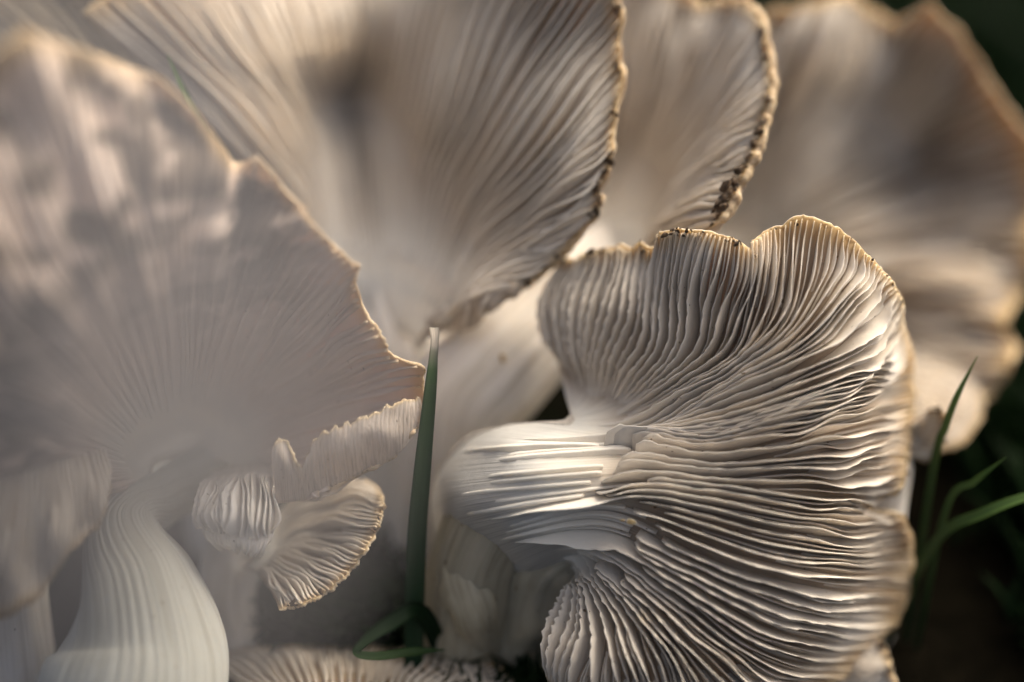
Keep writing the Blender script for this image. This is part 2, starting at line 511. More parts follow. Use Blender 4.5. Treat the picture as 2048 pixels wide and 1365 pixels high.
PROF = [(-0.30, 1.5), (0.08, 1.25), (0.40, 0.95), (0.80, 0.80), (0.97, 0.66), (1.0, 0.30)]
def build_gill(cap, fan, s0, va, vb, H, th, lean, sway, nseg, seed, broken=(False, False), drift=None, mat=None, rimh=0.05):
    r = np.random.default_rng(seed)
    v = np.linspace(va, vb, nseg)
    s = np.full(nseg, s0)
    if drift is not None:
        s = s + drift(s0, v)
    p, n, tv, side = fan.frame(s, v)
    if not broken[0]:
        p = p - n * (0.09 * CM * (1 - smooth(0, 0.07, v - va)))[:, None]
    env = np.ones(nseg)
    L = vb - va
    if not broken[0]:
        env *= -0.10 + 1.10 * smooth(0, min(0.30, 0.95 * L), v - va)
    if not broken[1]:
        env *= smooth(-0.06, 0.34, 1.0 - v) * 0.94 + 0.06
    rag = 1 + 0.05 * np.sin(v * r.uniform(60, 90) + r.uniform(0, 6)) + 0.04 * np.sin(v * r.uniform(150, 220) + r.uniform(0, 6))
    if broken[0]:
        env[0] *= 0.72
    if broken[1]:
        env[-1] *= 0.75
    h = np.maximum(H * env * rag, rimh * smooth(va, va + 0.3, v)) * CM
    ln = lean(s0, v)
    sw = sway(s, v) * CM
    tt = th * CM * (0.55 + 0.45 * smooth(0, 0.35, np.minimum(v - va + 0.15, 1.02 - v)))
    rings = []
    uvs = []
    for sg in (1, -1):
        for f, k in (PROF if sg == 1 else PROF[::-1]):
            fc = max(f, 0)
            c = p + n * (h * f - 0.02 * CM * (f < 0))[:, None] + side * (ln * h * fc + sw * fc ** 1.4)[:, None]
            rings.append(c + side * (sg * k * tt)[:, None])
            uvs.append(np.stack([np.full(nseg, s0 / (fan.n - 1)), v], -1))
    R = np.stack(rings, 1)
    UVs = np.stack(uvs, 1)
    m = R.shape[1]
    idx = np.arange(nseg * m).reshape(nseg, m)
    nx = np.roll(idx, -1, axis=1)
    F = np.stack([idx[:-1], nx[:-1], nx[1:], idx[1:]], -1).reshape(-1, 4).tolist()
    for ring in (idx[0][::-1], idx[-1]):
        for j in range(m // 2 - 1):
            F.append([ring[j], ring[j + 1], ring[m - 2 - j], ring[m - 1 - j]])
    return part('gill', R.reshape(-1, 3), F, mat or M_GILL, cap, uvs=UVs.reshape(-1, 2))

def spread(fan, n, v=0.75, jit=0.25, seed=0, s0=0.02, s1=None):
    """n line coordinates evenly spaced along the sheet at radius v"""
    s1 = fan.n - 1.02 if s1 is None else s1
    ss = np.linspace(s0, s1, 800)
    q = fan(ss, np.full_like(ss, v))
    L = np.concatenate([[0], np.cumsum(np.linalg.norm(np.diff(q, axis=0), axis=1))])
    r = np.random.default_rng(seed)
    t = (np.arange(n) + 0.5 + r.uniform(-jit, jit, n)) / n
    return np.interp(t * L[-1], L, ss)

def simple_gills(cap, fan, n, H=0.3, th=0.03, lean=0.0, sway_amp=0.03, seed=0, nseg=22, va=0.03, vb=0.992, short=True, sfreq=0.8, vfreq=3.0):
    ss = spread(fan, n, seed=seed)
    nz = Noise2(sfreq, vfreq, seed + 5)
    r = random.Random(seed)
    ln = lean if callable(lean) else (lambda s, v: np.full_like(v, lean))
    for i, s in enumerate(ss):
        a = va + r.uniform(0, 0.03)
        if short and i % 2:
            a = r.uniform(0.3, 0.6)
        build_gill(cap, fan, s, a, vb, H * (0.75 if a > 0.2 else 1) * r.uniform(0.85, 1.1), th, ln,
                   lambda s_, v_: sway_amp * nz(s_, v_) * smooth(0.1, 0.5, v_), nseg, seed * 1000 + i)

def build_stem(root, path, radii, nseg=40, nr=40, lump=0.12, ridge=0.05, nridge=14, seed=3, mat=None, flat=1.0, name='stem', ground=True):
    """path: world points (m); radii: cm"""
    path = np.array(path, float)
    t = np.linspace(0, len(path) - 1, nseg)
    c = catmull(path, t)
    r = catmull(np.array(radii, float)[:, None], t)[:, 0] * CM
    tan = np.gradient(c, axis=0)
    tan /= np.linalg.norm(tan, axis=1, keepdims=True)
    ref = -FW
    a = np.cross(tan, ref)
    a /= np.linalg.norm(a, axis=1, keepdims=True)
    b = np.cross(a, tan)
    th = np.linspace(0, 2 * math.pi, nr, endpoint=False)
    vv = np.linspace(0, 1, nseg)
    nz = Noise2(1.0, 3.0, seed)
    TH, VV = np.meshgrid(th, vv)
    lumpy = 1 + lump * (nz(np.cos(TH) * 0.6 + 3, VV) + nz(np.sin(TH) * 0.6 + 9, VV)) * 0.5
    rr_ = np.random.default_rng(seed)
    rid = 0
    for q_ in range(7):
        rid = rid + ridge * 0.45 * np.sin(TH * int(nridge * rr_.uniform(0.45, 1.5)) + rr_.uniform(0, 6.28) + rr_.uniform(-2, 2) * VV)
    R = r[:, None] * (lumpy + rid)
    V = c[:, None] + a[:, None] * (np.cos(TH) * R)[..., None] + b[:, None] * (np.sin(TH) * R * flat)[..., None]
    verts = np.concatenate([V.reshape(-1, 3), [c[0] - tan[0] * r[0] * 0.5], [c[-1] + tan[-1] * r[-1] * 0.3]])
    idx = np.arange(nseg * nr).reshape(nseg, nr)
    nx = np.roll(idx, -1, axis=1)
    F = np.stack([idx[:-1], nx[:-1], nx[1:], idx[1:]], -1).reshape(-1, 4).tolist()
    K = nseg * nr
    for j in range(nr):
        F.append([K, idx[0, (j + 1) % nr], idx[0, j]])
        F.append([K + 1, idx[-1, j], idx[-1, (j + 1) % nr]])
    uv = np.concatenate([np.stack([TH / 6.283, VV * 0.8], -1).reshape(-1, 2), [[0, 0], [0, 0.8]]])
    return part(name, verts, F, mat or M_STEM, root, uvs=uv)

def ground_pt(p, z=-0.008, dx=0.0, dy=0.0):
    q = np.array(p, float).copy()
    q[2] = z
    q[0] += dx
    q[1] += dy
    return q

_ico = None
def flake(parent, pos, size, stretch_dir, seed, name='crust_flake', mat=None, flat=0.45):
    """small irregular crust crumb"""
    r = np.random.default_rng(seed)
    ph = (1 + 5 ** 0.5) / 2
    v = np.array([(-1, ph, 0), (1, ph, 0), (-1, -ph, 0), (1, -ph, 0), (0, -1, ph), (0, 1, ph), (0, -1, -ph), (0, 1, -ph),
                  (ph, 0, -1), (ph, 0, 1), (-ph, 0, -1), (-ph, 0, 1)], float)
    v /= np.linalg.norm(v[0])
    f = [(0, 11, 5), (0, 5, 1), (0, 1, 7), (0, 7, 10), (0, 10, 11), (1, 5, 9), (5, 11, 4), (11, 10, 2), (10, 7, 6), (7, 1, 8),
         (3, 9, 4), (3, 4, 2), (3, 2, 6), (3, 6, 8), (3, 8, 9), (4, 9, 5), (2, 4, 11), (6, 2, 10), (8, 6, 7), (9, 8, 1)]
    v = v * r.uniform(0.55, 1.35, (12, 1))
    d = np.array(stretch_dir, float)
    d /= np.linalg.norm(d)
    a = np.cross(d, r.normal(size=3))
    a /= np.linalg.norm(a)
    b = np.cross(d, a)
    q = np.array(pos) + (v[:, :1] * d * 1.0 + v[:, 1:2] * a * 0.7 + v[:, 2:] * b * flat) * size * CM
    return part(name, q, f, mat or M_CRUST, parent, uvs=np.full((12, 2), 0.5), smooth_shade=False)

def rim_flakes(cap, fan, n, s0, s1, size, seed, v=(0.975, 1.0), push=0.06, front=0.03):
    r = np.random.default_rng(seed)
    for i in range(n):
        s = r.uniform(s0, s1)
        vv = r.uniform(*v)
        p, nn, tv, side = fan.frame(np.array([s]), np.array([vv]))
        pos = p[0] + nn[0] * front * CM + tv[0] * r.uniform(-0.02, push) * CM
        flake(cap, pos, size * r.uniform(0.3, 1.9), side[0] + 0.6 * r.normal(size=3), seed * 100 + i, flat=r.uniform(0.15, 0.4))

# ------------------------------------------------------------------ the big cap facing the camera
LM = [
 [(1135, 808), (1122, 750), (1108, 690), (1098, 640), (1096, 590), (1105, 545)],
 [(1140, 826), (1160, 780), (1168, 720), (1165, 650), (1165, 580), (1172, 515)],
 [(1135, 836), (1190, 800), (1238, 740), (1262, 660), (1270, 580), (1275, 490)],
 [(1130, 840), (1230, 812), (1310, 760), (1365, 680), (1372, 570), (1375, 465)],
 [(1115, 843), (1236, 838), (1372, 783), (1470, 705), (1501, 603), (1509, 509)],
 [(1095, 845), (1275, 850), (1412, 783), (1529, 697), (1580, 587), (1606, 436)],
 [(1060, 848), (1294, 869), (1450, 790), (1587, 693), (1685, 564), (1716, 485)],
 [(985, 862), (1270, 882), (1490, 802), (1646, 712), (1744, 619), (1794, 565)],
 [(950, 885), (1255, 893), (1480, 850), (1646, 771), (1744, 712), (1812, 650)],
 [(925, 918), (1240, 902), (1411, 905), (1568, 865), (1700, 835), (1828, 800)],
 [(930, 968), (1240, 945), (1420, 952), (1580, 928), (1710, 905), (1820, 895)],
 [(960, 1015), (1220, 978), (1430, 986), (1590, 1003), (1710, 1008), (1790, 1003)],
 [(1000, 1050), (1215, 1005), (1400, 1062), (1529, 1095), (1660, 1105), (1810, 1085)],
 [(1040, 1075), (1215, 1048), (1372, 1132), (1490, 1191), (1620, 1225), (1783, 1235)],
 [(1100, 1082), (1230, 1085), (1340, 1180), (1440, 1268), (1555, 1330), (1700, 1355)],
 [(1125, 1098), (1215, 1110), (1287, 1200), (1353, 1291), (1400, 1380), (1430, 1480)],
 [(1140, 1118), (1200, 1140), (1228, 1205), (1244, 1279), (1255, 1361), (1262, 1450)],
 [(1150, 1145), (1190, 1170), (1195, 1230), (1183, 1290), (1148, 1345), (1120, 1410)],
 [(1150, 1170), (1165, 1190), (1150, 1225), (1125, 1265), (1106, 1310), (1098, 1360)],
]
LEAD = [(1150, 840), (1140, 850), (1120, 850), (1100, 848), (1060, 846), (1020, 850), (975, 860), (930, 885), (895, 918), (872, 955), (862, 995), (864, 1040), (880, 1085), (910, 1120), (955, 1140), (1000, 1150), (1050, 1165), (1090, 1175), (1110, 1185)]
LM = [[a] + b for a, b in zip(LEAD, LM)]
RIM_M = [(0, 1105, 545), (0.3, 1125, 518), (0.6, 1150, 522), (0.8, 1165, 505), (1.0, 1172, 513), (1.3, 1200, 499), (1.6, 1240, 491),
 (1.9, 1262, 498), (2.0, 1275, 488), (2.2, 1300, 498), (2.30, 1311, 492), (2.36, 1316, 466), (2.6, 1340, 462), (3, 1375, 461),
 (3.3, 1420, 464), (3.6, 1465, 478), (3.85, 1495, 493), (3.99, 1511, 509), (4.07, 1503, 482), (4.3, 1530, 464), (4.6, 1565, 451), (4.8, 1585, 436),
 (5, 1608, 432), (5.3, 1645, 444), (5.6, 1680, 458), (6, 1716, 490), (6.5, 1760, 535), (7, 1790, 570), (7.5, 1806, 602), (7.8, 1808, 640),
 (8, 1812, 662), (8.4, 1826, 700), (9, 1830, 790), (9.5, 1828, 850), (10, 1820, 900), (10.5, 1815, 945), (10.85, 1802, 985), (11.0, 1740, 1004),
 (11.15, 1748, 1018), (11.3, 1806, 1030), (11.6, 1823, 1065), (12, 1829, 1115), (12.5, 1822, 1185), (13, 1793, 1252), (13.5, 1740, 1300),
 (14, 1690, 1360), (15, 1440, 1480), (16, 1260, 1450), (17, 1120, 1410), (18, 1098, 1360)]
DM = [(1135, 800, 28.9), (1100, 620, 29.6), (1110, 545, 29.4), (1170, 515, 28.9), (1275, 495, 28.2), (1345, 465, 27.2), (1430, 466, 26.8), (1509, 506, 26.7),
 (1540, 462, 27.15), (1606, 436, 26.9), (1716, 485, 27.2), (1800, 560, 27.7), (1825, 720, 29.7), (1822, 880, 29.6), (1800, 985, 28.6), (1770, 1005, 29.1), (1805, 1035, 28.9),
 (1817, 1110, 29.8), (1785, 1245, 29.9), (1690, 1360, 29.2), (1430, 1480, 26.4), (1262, 1450, 26.6), (1120, 1410, 27.1), (1100, 1310, 27.4), (1165, 1190, 27.8), (1140, 1140, 28.3),
 (862, 995, 29.4), (895, 918, 29.0), (975, 860, 28.5), (905, 985, 27.85), (1050, 845, 28.1), (880, 1085, 29.4), (960, 1140, 29.0), (1050, 1165, 28.7), (1100, 1185, 28.6), (960, 960, 27.15), (1000, 880, 27.5), (1000, 1060, 27.05), (1060, 1110, 27.35), (920, 1020, 27.5), (1020, 905, 26.95), (1040, 980, 26.6), (1100, 1040, 26.7), (1095, 850, 27.7), (1140, 830, 28.2), (1150, 900, 26.95), (1150, 980, 26.6), (1272, 905, 27.2), (1255, 1000, 26.8), (1310, 1055, 26.75), (1200, 1150, 27.6),
 (1235, 838, 27.9), (1400, 790, 27.35), (1500, 700, 27.1), (1580, 600, 26.95), (1650, 750, 27.0), (1450, 980, 26.75), (1600, 1000, 26.9), (1700, 900, 27.5), (1690, 650, 27.1),
 (1500, 1200, 26.75), (1650, 1150, 27.3), (1350, 1290, 26.65), (1240, 1290, 26.8), (1365, 600, 27.6), (1270, 640, 28.2), (1404, 690, 27.4), (1165, 650, 29.0), (1190, 780, 28.6)]

def build_main():
    base = ground_pt(P(915, 1290, 30.2))
    root = thing('mushroom', 'cream oyster mushroom with broad fan of crisp gills and golden torn rim', 'mushroom', base, None)
    fan = Fan(LM, DM, RIM_M, rim_noise=1.6, seed=21, lead=1)
    cap = build_cap(root, fan, nu=380, nv=64, t0=0.45, t1=0.065, v_start=-0.2)
    cap['label'] = 'fan shaped cap with wavy golden brown rim, gill side out'
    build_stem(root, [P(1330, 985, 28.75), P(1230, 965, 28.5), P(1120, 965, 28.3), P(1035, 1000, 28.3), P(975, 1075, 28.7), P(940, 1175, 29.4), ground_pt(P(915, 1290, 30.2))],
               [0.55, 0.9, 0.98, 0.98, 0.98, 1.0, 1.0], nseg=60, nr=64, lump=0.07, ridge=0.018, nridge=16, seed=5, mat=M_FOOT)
    # swollen foot with lobes under the gills
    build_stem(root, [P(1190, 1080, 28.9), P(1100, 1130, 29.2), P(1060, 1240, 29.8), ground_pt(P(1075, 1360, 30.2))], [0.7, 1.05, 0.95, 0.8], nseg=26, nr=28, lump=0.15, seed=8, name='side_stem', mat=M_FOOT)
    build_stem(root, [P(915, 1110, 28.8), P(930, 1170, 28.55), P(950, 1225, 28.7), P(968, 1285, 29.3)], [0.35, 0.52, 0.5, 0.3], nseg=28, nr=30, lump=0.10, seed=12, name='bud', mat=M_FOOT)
    # gills
    drift = Noise2(0.6, 1.6, 77)
    nzA = Noise2(1.1, 4.5, 31)
    nzB = Noise2(0.6, 7.0, 32)
    def reg(s, v):
        right = np.exp(-((s - 9.0) / 2.6) ** 2) * smooth(0.52, 0.72, v) * (1 - 0.6 * smooth(0.93, 1.0, v))
        low = np.exp(-((s - 14.0) / 2.2) ** 2) * smooth(0.55, 0.8, v)
        up = np.exp(-((s - 3.0) / 1.6) ** 2) * smooth(0.5, 0.75, v)
        return right, low, up
    def sway(s, v):
        R, L, U_ = reg(s, v)
        return (0.010 + 0.085 * R + 0.05 * L + 0.025 * U_) * nzA(s, v) + (0.010 + 0.06 * R + 0.03 * L) * nzB(s, v)
    def lean(s0, v):
        return np.interp(s0, [0, 3, 6, 9, 11, 13, 16, 18], [0.0, 0.05, 0.15, 0.22, 0.12, -0.05, -0.15, -0.15]) * np.ones_like(v)
    def dr(s0, v):
        e = min(1.0, s0 / 0.4, (17.98 - s0) / 0.4)
        return 0.035 * e * drift(s0, v)
    prim = spread(fan, 74, v=0.48, jit=0.18, seed=4)
    r = random.Random(5)
    k = 0
    used = list(prim)
    for i, s in enumerate(prim):
        k += 1
        H = 0.50 * r.uniform(0.9, 1.08)
        a = -0.11 + r.uniform(0, 0.14)
        if s < 4.5:
            a = 0.14 + r.uniform(0, 0.06)
        elif s < 7.3:
            a = 0.04 + r.uniform(0, 0.05)
        elif s < 8.5:
            a = 0.0 + r.uniform(0, 0.04)
        crack = 7.6 < s < 15.6 and r.random() < 0.8
        if crack:
            vc = np.interp(s, [7, 9, 10, 11, 12, 13, 14, 15.6], [0.17, 0.20, 0.215, 0.20, 0.245, 0.26, 0.25, 0.22]) + r.uniform(-0.06, 0.06)
            gap = r.uniform(0.012, 0.026)
            hs = 0.12 * r.uniform(0.4, 1.2)
            if r.random() < 0.7:
              build_gill(cap, fan, s + r.uniform(-0.05, 0.05), a, vc, hs, r.uniform(0.026, 0.042), lean, sway, 24, 500 + i, broken=(False, True), drift=dr)
            build_gill(cap, fan, s + r.uniform(-0.035, 0.035), vc + gap, 0.993, H, 0.019, lean, sway, 46, 700 + i, broken=(True, False), drift=dr)
        else:
            build_gill(cap, fan, s, a, 0.993, H, 0.019, lean, sway, 50, 900 + i, drift=dr)
    # short gills between the long ones
    for i in range(len(prim) - 1):
        s = 0.5 * (prim[i] + prim[i + 1]) + r.uniform(-0.02, 0.02)
        a = r.choice([r.uniform(0.30, 0.42), r.uniform(0.42, 0.62)])
        build_gill(cap, fan, s, a, 0.993, 0.38 * r.uniform(0.85, 1.1), 0.017, lean, sway, 34, 1100 + i, drift=dr)
        used.append(s)
    # shortest gills wherever the spacing opens up towards the rim
    have = sorted(used)
    for a_, b_ in zip(have[:-1], have[1:]):
        q = fan(np.array([a_, b_]), np.array([0.86, 0.86]))
        gapw = np.linalg.norm(q[1] - q[0]) / CM
        m_ = min(1, int(gapw / 0.115))
        for j in range(1, m_ + 1):
            s2 = a_ + (b_ - a_) * j / (m_ + 1)
            k += 1
            build_gill(cap, fan, s2, r.uniform(0.58, 0.74), 0.993, 0.20 * r.uniform(0.8, 1.1), 0.018, lean, sway, 22, 1300 + k, drift=dr)
    # torn dark crumbs on the rim and a dry shred on a gill
    rim_flakes(cap, fan, 18, 2.4, 4.0, 0.04, 61)
    rim_flakes(cap, fan, 12, 4.1, 7.6, 0.03, 62)
    rim_flakes(cap, fan, 22, 0.2, 2.3, 0.05, 63)
    rim_flakes(cap, fan, 12, 8.0, 13.0, 0.04, 64)
    for (x, y, d, s_) in ((1474, 488, 26.55, 0.10), (1329, 470, 27.0, 0.09), (1342, 468, 27.0, 0.06), (1180, 506, 28.6, 0.11)):
        flake(cap, P(x, y, d), s_, (1, 0.2, 0.7), int(x))
    flake(cap, P(1262, 1045, 26.3), 0.10, (1, -0.1, -0.25), 5, name='dry_shred', mat=M_SHRED, flat=0.12)
    flake(cap, P(1246, 1041, 26.3), 0.06, (1, 0.1, 0.1), 6, name='dry_shred', mat=M_SHRED, flat=0.15)
    return root, fan
main_root, main_fan = build_main()

# ------------------------------------------------------------------ the wide fan behind, with a deep shaded fold
def build_centre():
    base = ground_pt(P(800, 960, 32.5))
    root = thing('mushroom', 'wide pale oyster mushroom with deep shaded fold and curled lower lip', 'mushroom', base)
    L = [
     [(680, 610), (610, 480), (490, 330), (330, 170), (160, 30)],
     [(700, 598), (645, 430), (560, 240), (450, 50), (350, -110)],
     [(715, 595), (665, 430), (615, 230), (550, 0), (510, -150)],
     [(755, 640), (700, 420), (675, 200), (660, 0), (655, -150)],
     [(775, 655), (760, 420), (755, 200), (770, 0), (785, -150)],
     [(795, 665), (830, 420), (880, 200), (930, 0), (970, -150)],
     [(810, 672), (885, 450), (980, 250), (1080, 60), (1190, -110)],
     [(820, 678), (925, 490), (1050, 320), (1160, 170), (1242, 60)],
     [(828, 685), (945, 530), (1080, 400), (1170, 320), (1226, 250)],
     [(832, 692), (945, 575), (1060, 490), (1140, 435), (1194, 390)],
     [(834, 698), (925, 612), (1010, 545), (1090, 495), (1180, 440)],
     [(834, 704), (895, 645), (960, 600), (1030, 565), (1112, 525)],
     [(825, 690), (865, 662), (900, 640), (925, 618), (950, 592)]]
    D = [(790, 660, 31.2), (830, 700, 31.1), (700, 600, 31.6), (790, 560, 31.3), (490, 330, 30.4), (330, 170, 30.2), (160, 30, 30.0), (560, 260, 31.2), (350, -110, 31.0), (680, 200, 36.0), (660, -150, 36.5), (750, 200, 34.8), (880, 200, 31.2),
         (970, -150, 30.2), (1080, 60, 29.6), (1242, 60, 28.8), (1226, 250, 28.6), (1194, 390, 28.45), (1112, 525, 28.9), (950, 592, 29.4), (950, 510, 30.3), (620, 100, 31.8)]
    rim = [(-1, 160, 30), (0, 350, -110), (1, 510, -150), (2, 655, -150), (3, 785, -150), (4, 970, -150), (5, 1190, -110), (5.5, 1236, -30), (6, 1240, 60), (6.3, 1236, 110), (6.5, 1243, 150), (7, 1226, 250),
           (7.4, 1222, 310), (8, 1194, 385), (8.4, 1200, 410), (9, 1184, 435), (9.5, 1140, 490), (10, 1112, 522), (10.3, 1080, 545), (10.5, 1040, 575), (10.7, 1010, 560), (11, 950, 590)]
    rim = [(a + 1, b, c) for a, b, c in rim]
    fan = Fan(L, D, rim, rim_noise=3, seed=41, ripple=0.10)
    cap = build_cap(root, fan, nu=200, nv=36, t0=0.45, t1=0.17)
    simple_gills(cap, fan, 110, H=0.38, th=0.036, lean=-0.15, sway_amp=0.04, seed=42, nseg=26, va=0.08)
    rim_flakes(cap, fan, 34, 6.3, 11.6, 0.08, 43)
    build_stem(root, [P(770, 480, 33.8), P(785, 590, 32.7), P(800, 700, 32.2), P(805, 820, 32.3), base], [0.5, 1.05, 1.1, 1.0, 1.0], lump=0.08, seed=44)
build_centre()

# ------------------------------------------------------------------ the tall cap with the dark crusted rim
def build_crusted():
    base = ground_pt(P(860, 1010, 31.6))
    root = thing('mushroom', 'tall oyster mushroom with dark crusted rim and thick white slanting stem', 'mushroom', base)
    L = [
     [(1130, 540), (1180, 400), (1205, 250), (1220, 100), (1228, -80)],
     [(1160, 520), (1215, 380), (1255, 220), (1275, 80), (1290, -50)],
     [(1180, 510), (1258, 370), (1318, 220), (1355, 80), (1378, -5)],
     [(1195, 505), (1290, 370), (1370, 230), (1428, 100), (1450, 0)],
     [(1210, 503), (1320, 380), (1420, 250), (1490, 120), (1515, 30)],
     [(1222, 506), (1340, 400), (1430, 300), (1500, 220), (1540, 160)],
     [(1232, 512), (1340, 430), (1420, 355), (1480, 300), (1524, 262)],
     [(1240, 522), (1320, 465), (1385, 415), (1440, 380), (1480, 355)],
     [(1242, 535), (1300, 500), (1350, 480), (1390, 465), (1425, 450)]]
    D = [(1140, 530, 32.2), (1240, 530, 31.2), (1228, -80, 33.4), (1290, -50, 33.2), (1378, -5, 32.2), (1450, 0, 31.0), (1515, 30, 29.8), (1540, 160, 28.8), (1524, 262, 28.2), (1480, 355, 27.9),
         (1425, 450, 27.8), (1300, 330, 33.0), (1420, 250, 30.6), (1340, 430, 30.4), (1230, 250, 33.4)]
    rim = [(0, 1228, -80), (1, 1290, -50), (1.6, 1345, -20), (2, 1375, -8), (2.4, 1400, 15), (2.7, 1425, 8), (3, 1452, -4), (3.5, 1490, 8), (4, 1518, 32), (4.4, 1528, 80), (5, 1542, 160), (5.5, 1530, 215),
           (6, 1524, 260), (6.5, 1502, 310), (7, 1482, 355), (7.5, 1452, 410), (8, 1428, 450)]
    fan = Fan(L, D, rim, rim_noise=3, seed=51, ripple=0.08)
    cap = build_cap(root, fan, nu=170, nv=36, t0=0.4, t1=0.20)
    simple_gills(cap, fan, 66, H=0.36, th=0.036, lean=-0.2, sway_amp=0.05, seed=52, nseg=26, va=0.06, sfreq=1.4, vfreq=4)
    rim_flakes(cap, fan, 60, 4.2, 8.0, 0.075, 53, v=(0.965, 1.0), push=0.12)
    for (x, y, d, s_) in ((1452, 372, 27.75, 0.17), (1466, 366, 27.8, 0.14), (1436, 408, 27.7, 0.15), (1445, 395, 27.7, 0.12), (1478, 340, 27.85, 0.13), (1427, 420, 27.7, 0.10), (1455, 385, 27.75, 0.12), (1505, 285, 28.05, 0.11), (1514, 262, 28.1, 0.10)):
        flake(cap, P(x, y, d), s_, (1, 0.5, 0.8), int(x + y))
    build_stem(root, [P(1230, 470, 33.0), P(1150, 565, 32.0), P(1070, 650, 31.4), P(985, 740, 31.0), P(915, 850, 31.2), base], [0.4, 1.05, 1.20, 1.30, 1.25, 1.0], lump=0.06, ridge=0.02, seed=54, nseg=46, nr=40)
    flake(root, P(1004, 716, 29.72), 0.13, (0.2, 0.2, 1), 57, name='bruise_spot', mat=M_SHRED, flat=0.3)
build_crusted()

# ------------------------------------------------------------------ the far wavy cap
def build_far():
    base = ground_pt(P(1420, 900, 37))
    root = thing('mushroom', 'large hazy oyster mushroom with wavy lobed rim against dark grass', 'mushroom', base)
    L = [
     [(1385, 540), (1430, 390), (1470, 240), (1500, 120), (1530, 20)],
     [(1395, 535), (1480, 370), (1550, 220), (1600, 90), (1640, 0)],
     [(1405, 532), (1530, 370), (1640, 220), (1710, 100), (1750, 10)],
     [(1415, 530), (1560, 390), (1690, 250), (1790, 120), (1850, 25)],
     [(1422, 532), (1590, 420), (1750, 310), (1880, 210), (1960, 140)],
     [(1426, 538), (1610, 450), (1780, 380), (1930, 310), (2060, 270)],
     [(1428, 545), (1620, 490), (1800, 450), (1960, 420), (2080, 400)],
     [(1430, 555), (1630, 540), (1800, 530), (1950, 530), (2070, 540)],
     [(1430, 572), (1630, 600), (1790, 620), (1920, 640), (2025, 660)],
     [(1430, 590), (1620, 670), (1760, 700), (1880, 720), (2020, 720)],
     [(1430, 610), (1600, 720), (1740, 770), (1850, 790), (1980, 790)]]
    D = [(1400, 540, 36.5), (1430, 600, 36.2), (1530, 20, 33.6), (1640, 0, 33.4), (1750, 10, 34.8), (1850, 25, 34.2), (1960, 140, 34.8), (2060, 270, 34.8), (2080, 400, 34.8), (2070, 540, 34.4), (2025, 660, 33.6), (1980, 790, 33.0),
         (1800, 330, 38.2), (1880, 290, 37.6), (1640, 330, 36.0), (1700, 470, 35.6), (1850, 560, 35.4), (1760, 640, 35.9), (1880, 700, 34.2), (1740, 770, 34.2), (1640, 120, 34.2), (1720, 180, 36.0)]
    rim = [(0, 1530, 20), (0.5, 1580, 25), (1, 1640, 0), (1.5, 1700, -10), (2, 1745, 20), (2.4, 1790, 55), (3, 1855, 15), (3.5, 1920, 70), (4, 1960, 145), (4.6, 2010, 220), (5, 2060, 280), (6, 2080, 400), (6.6, 2060, 480), (7, 2065, 545), (7.6, 2020, 620),
           (8, 2000, 655), (8.5, 2030, 690), (9, 2022, 725), (9.5, 2000, 770), (10, 1965, 800)]
    fan = Fan(L, D, rim, rim_noise=3, seed=71, ripple=0.38)
    cap = build_cap(root, fan, nu=150, nv=34, t0=0.5, t1=0.14)
    simple_gills(cap, fan, 66, H=0.55, th=0.05, lean=-0.1, sway_amp=0.07, seed=72, nseg=22, va=0.08)
    build_stem(root, [P(1450, 480, 37.2), P(1420, 570, 37.0), P(1410, 700, 37.0), base], [0.6, 1.2, 1.2, 1.1], seed=74)
build_far()

def build_small(label, L, D, rim, stem, radii, n, seed, H=0.22, t0=0.3, t1=0.1, ripple=0.06, flakes=0, va=0.06, lean=-0.1, rn=2, th=0.03):
    base = stem[-1]
    root = thing('mushroom', label, 'mushroom', base)
    fan = Fan(L, D, rim, rim_noise=rn, seed=seed, ripple=ripple)
    cap = build_cap(root, fan, nu=110, nv=30, t0=t0, t1=t1)
    simple_gills(cap, fan, n, H=H, th=th, lean=lean, sway_amp=0.03, seed=seed + 1, nseg=22, va=va)
    if flakes:
        rim_flakes(cap, fan, flakes, 0.1, len(L) - 1.1, 0.07, seed + 2)
    build_stem(root, stem, radii, nseg=26, nr=28, seed=seed + 3)
    return root, cap, fan

# small cap peeping out behind the right rim of the big one
build_small('small pale oyster cap with dark curled edge beside slim grass blade',
  [[(1760, 740), (1840, 745), (1900, 760), (1965, 785)], [(1760, 760), (1840, 780), (1900, 805), (1962, 830)], [(1760, 780), (1830, 815), (1880, 850), (1925, 885)], [(1755, 800), (1810, 840), (1845, 865), (1880, 900)], [(1745, 815), (1785, 850), (1810, 880), (1830, 905)]],
  [(1760, 770, 32.5), (1965, 785, 32.8), (1962, 830, 31.8), (1925, 885, 31.0), (1880, 900, 30.6), (1830, 905, 30.6), (1850, 810, 31.4)], None,
  [P(1770, 770, 33.2), P(1740, 820, 33.4), ground_pt(P(1730, 900, 33.8))], [0.5, 0.7, 0.7], 30, 81)
build_small('little curled oyster cap with dark brown lip under the golden rim',
  [[(1780, 860), (1810, 850), (1840, 835), (1858, 822)], [(1782, 870), (1815, 862), (1850, 845), (1885, 828)], [(1785, 885), (1820, 885), (1855, 880), (1888, 868)], [(1785, 900), (1815, 915), (1840, 920), (1865, 915)]],
  [(1780, 880, 29.8), (1858, 822, 29.4), (1885, 828, 29.2), (1888, 868, 29.3), (1865, 915, 29.6), (1840, 860, 29.9)], None,
  [P(1790, 880, 30.2), P(1770, 960, 30.2), ground_pt(P(1765, 1060, 30.4))], [0.35, 0.5, 0.5], 18, 91, flakes=22, H=0.15)
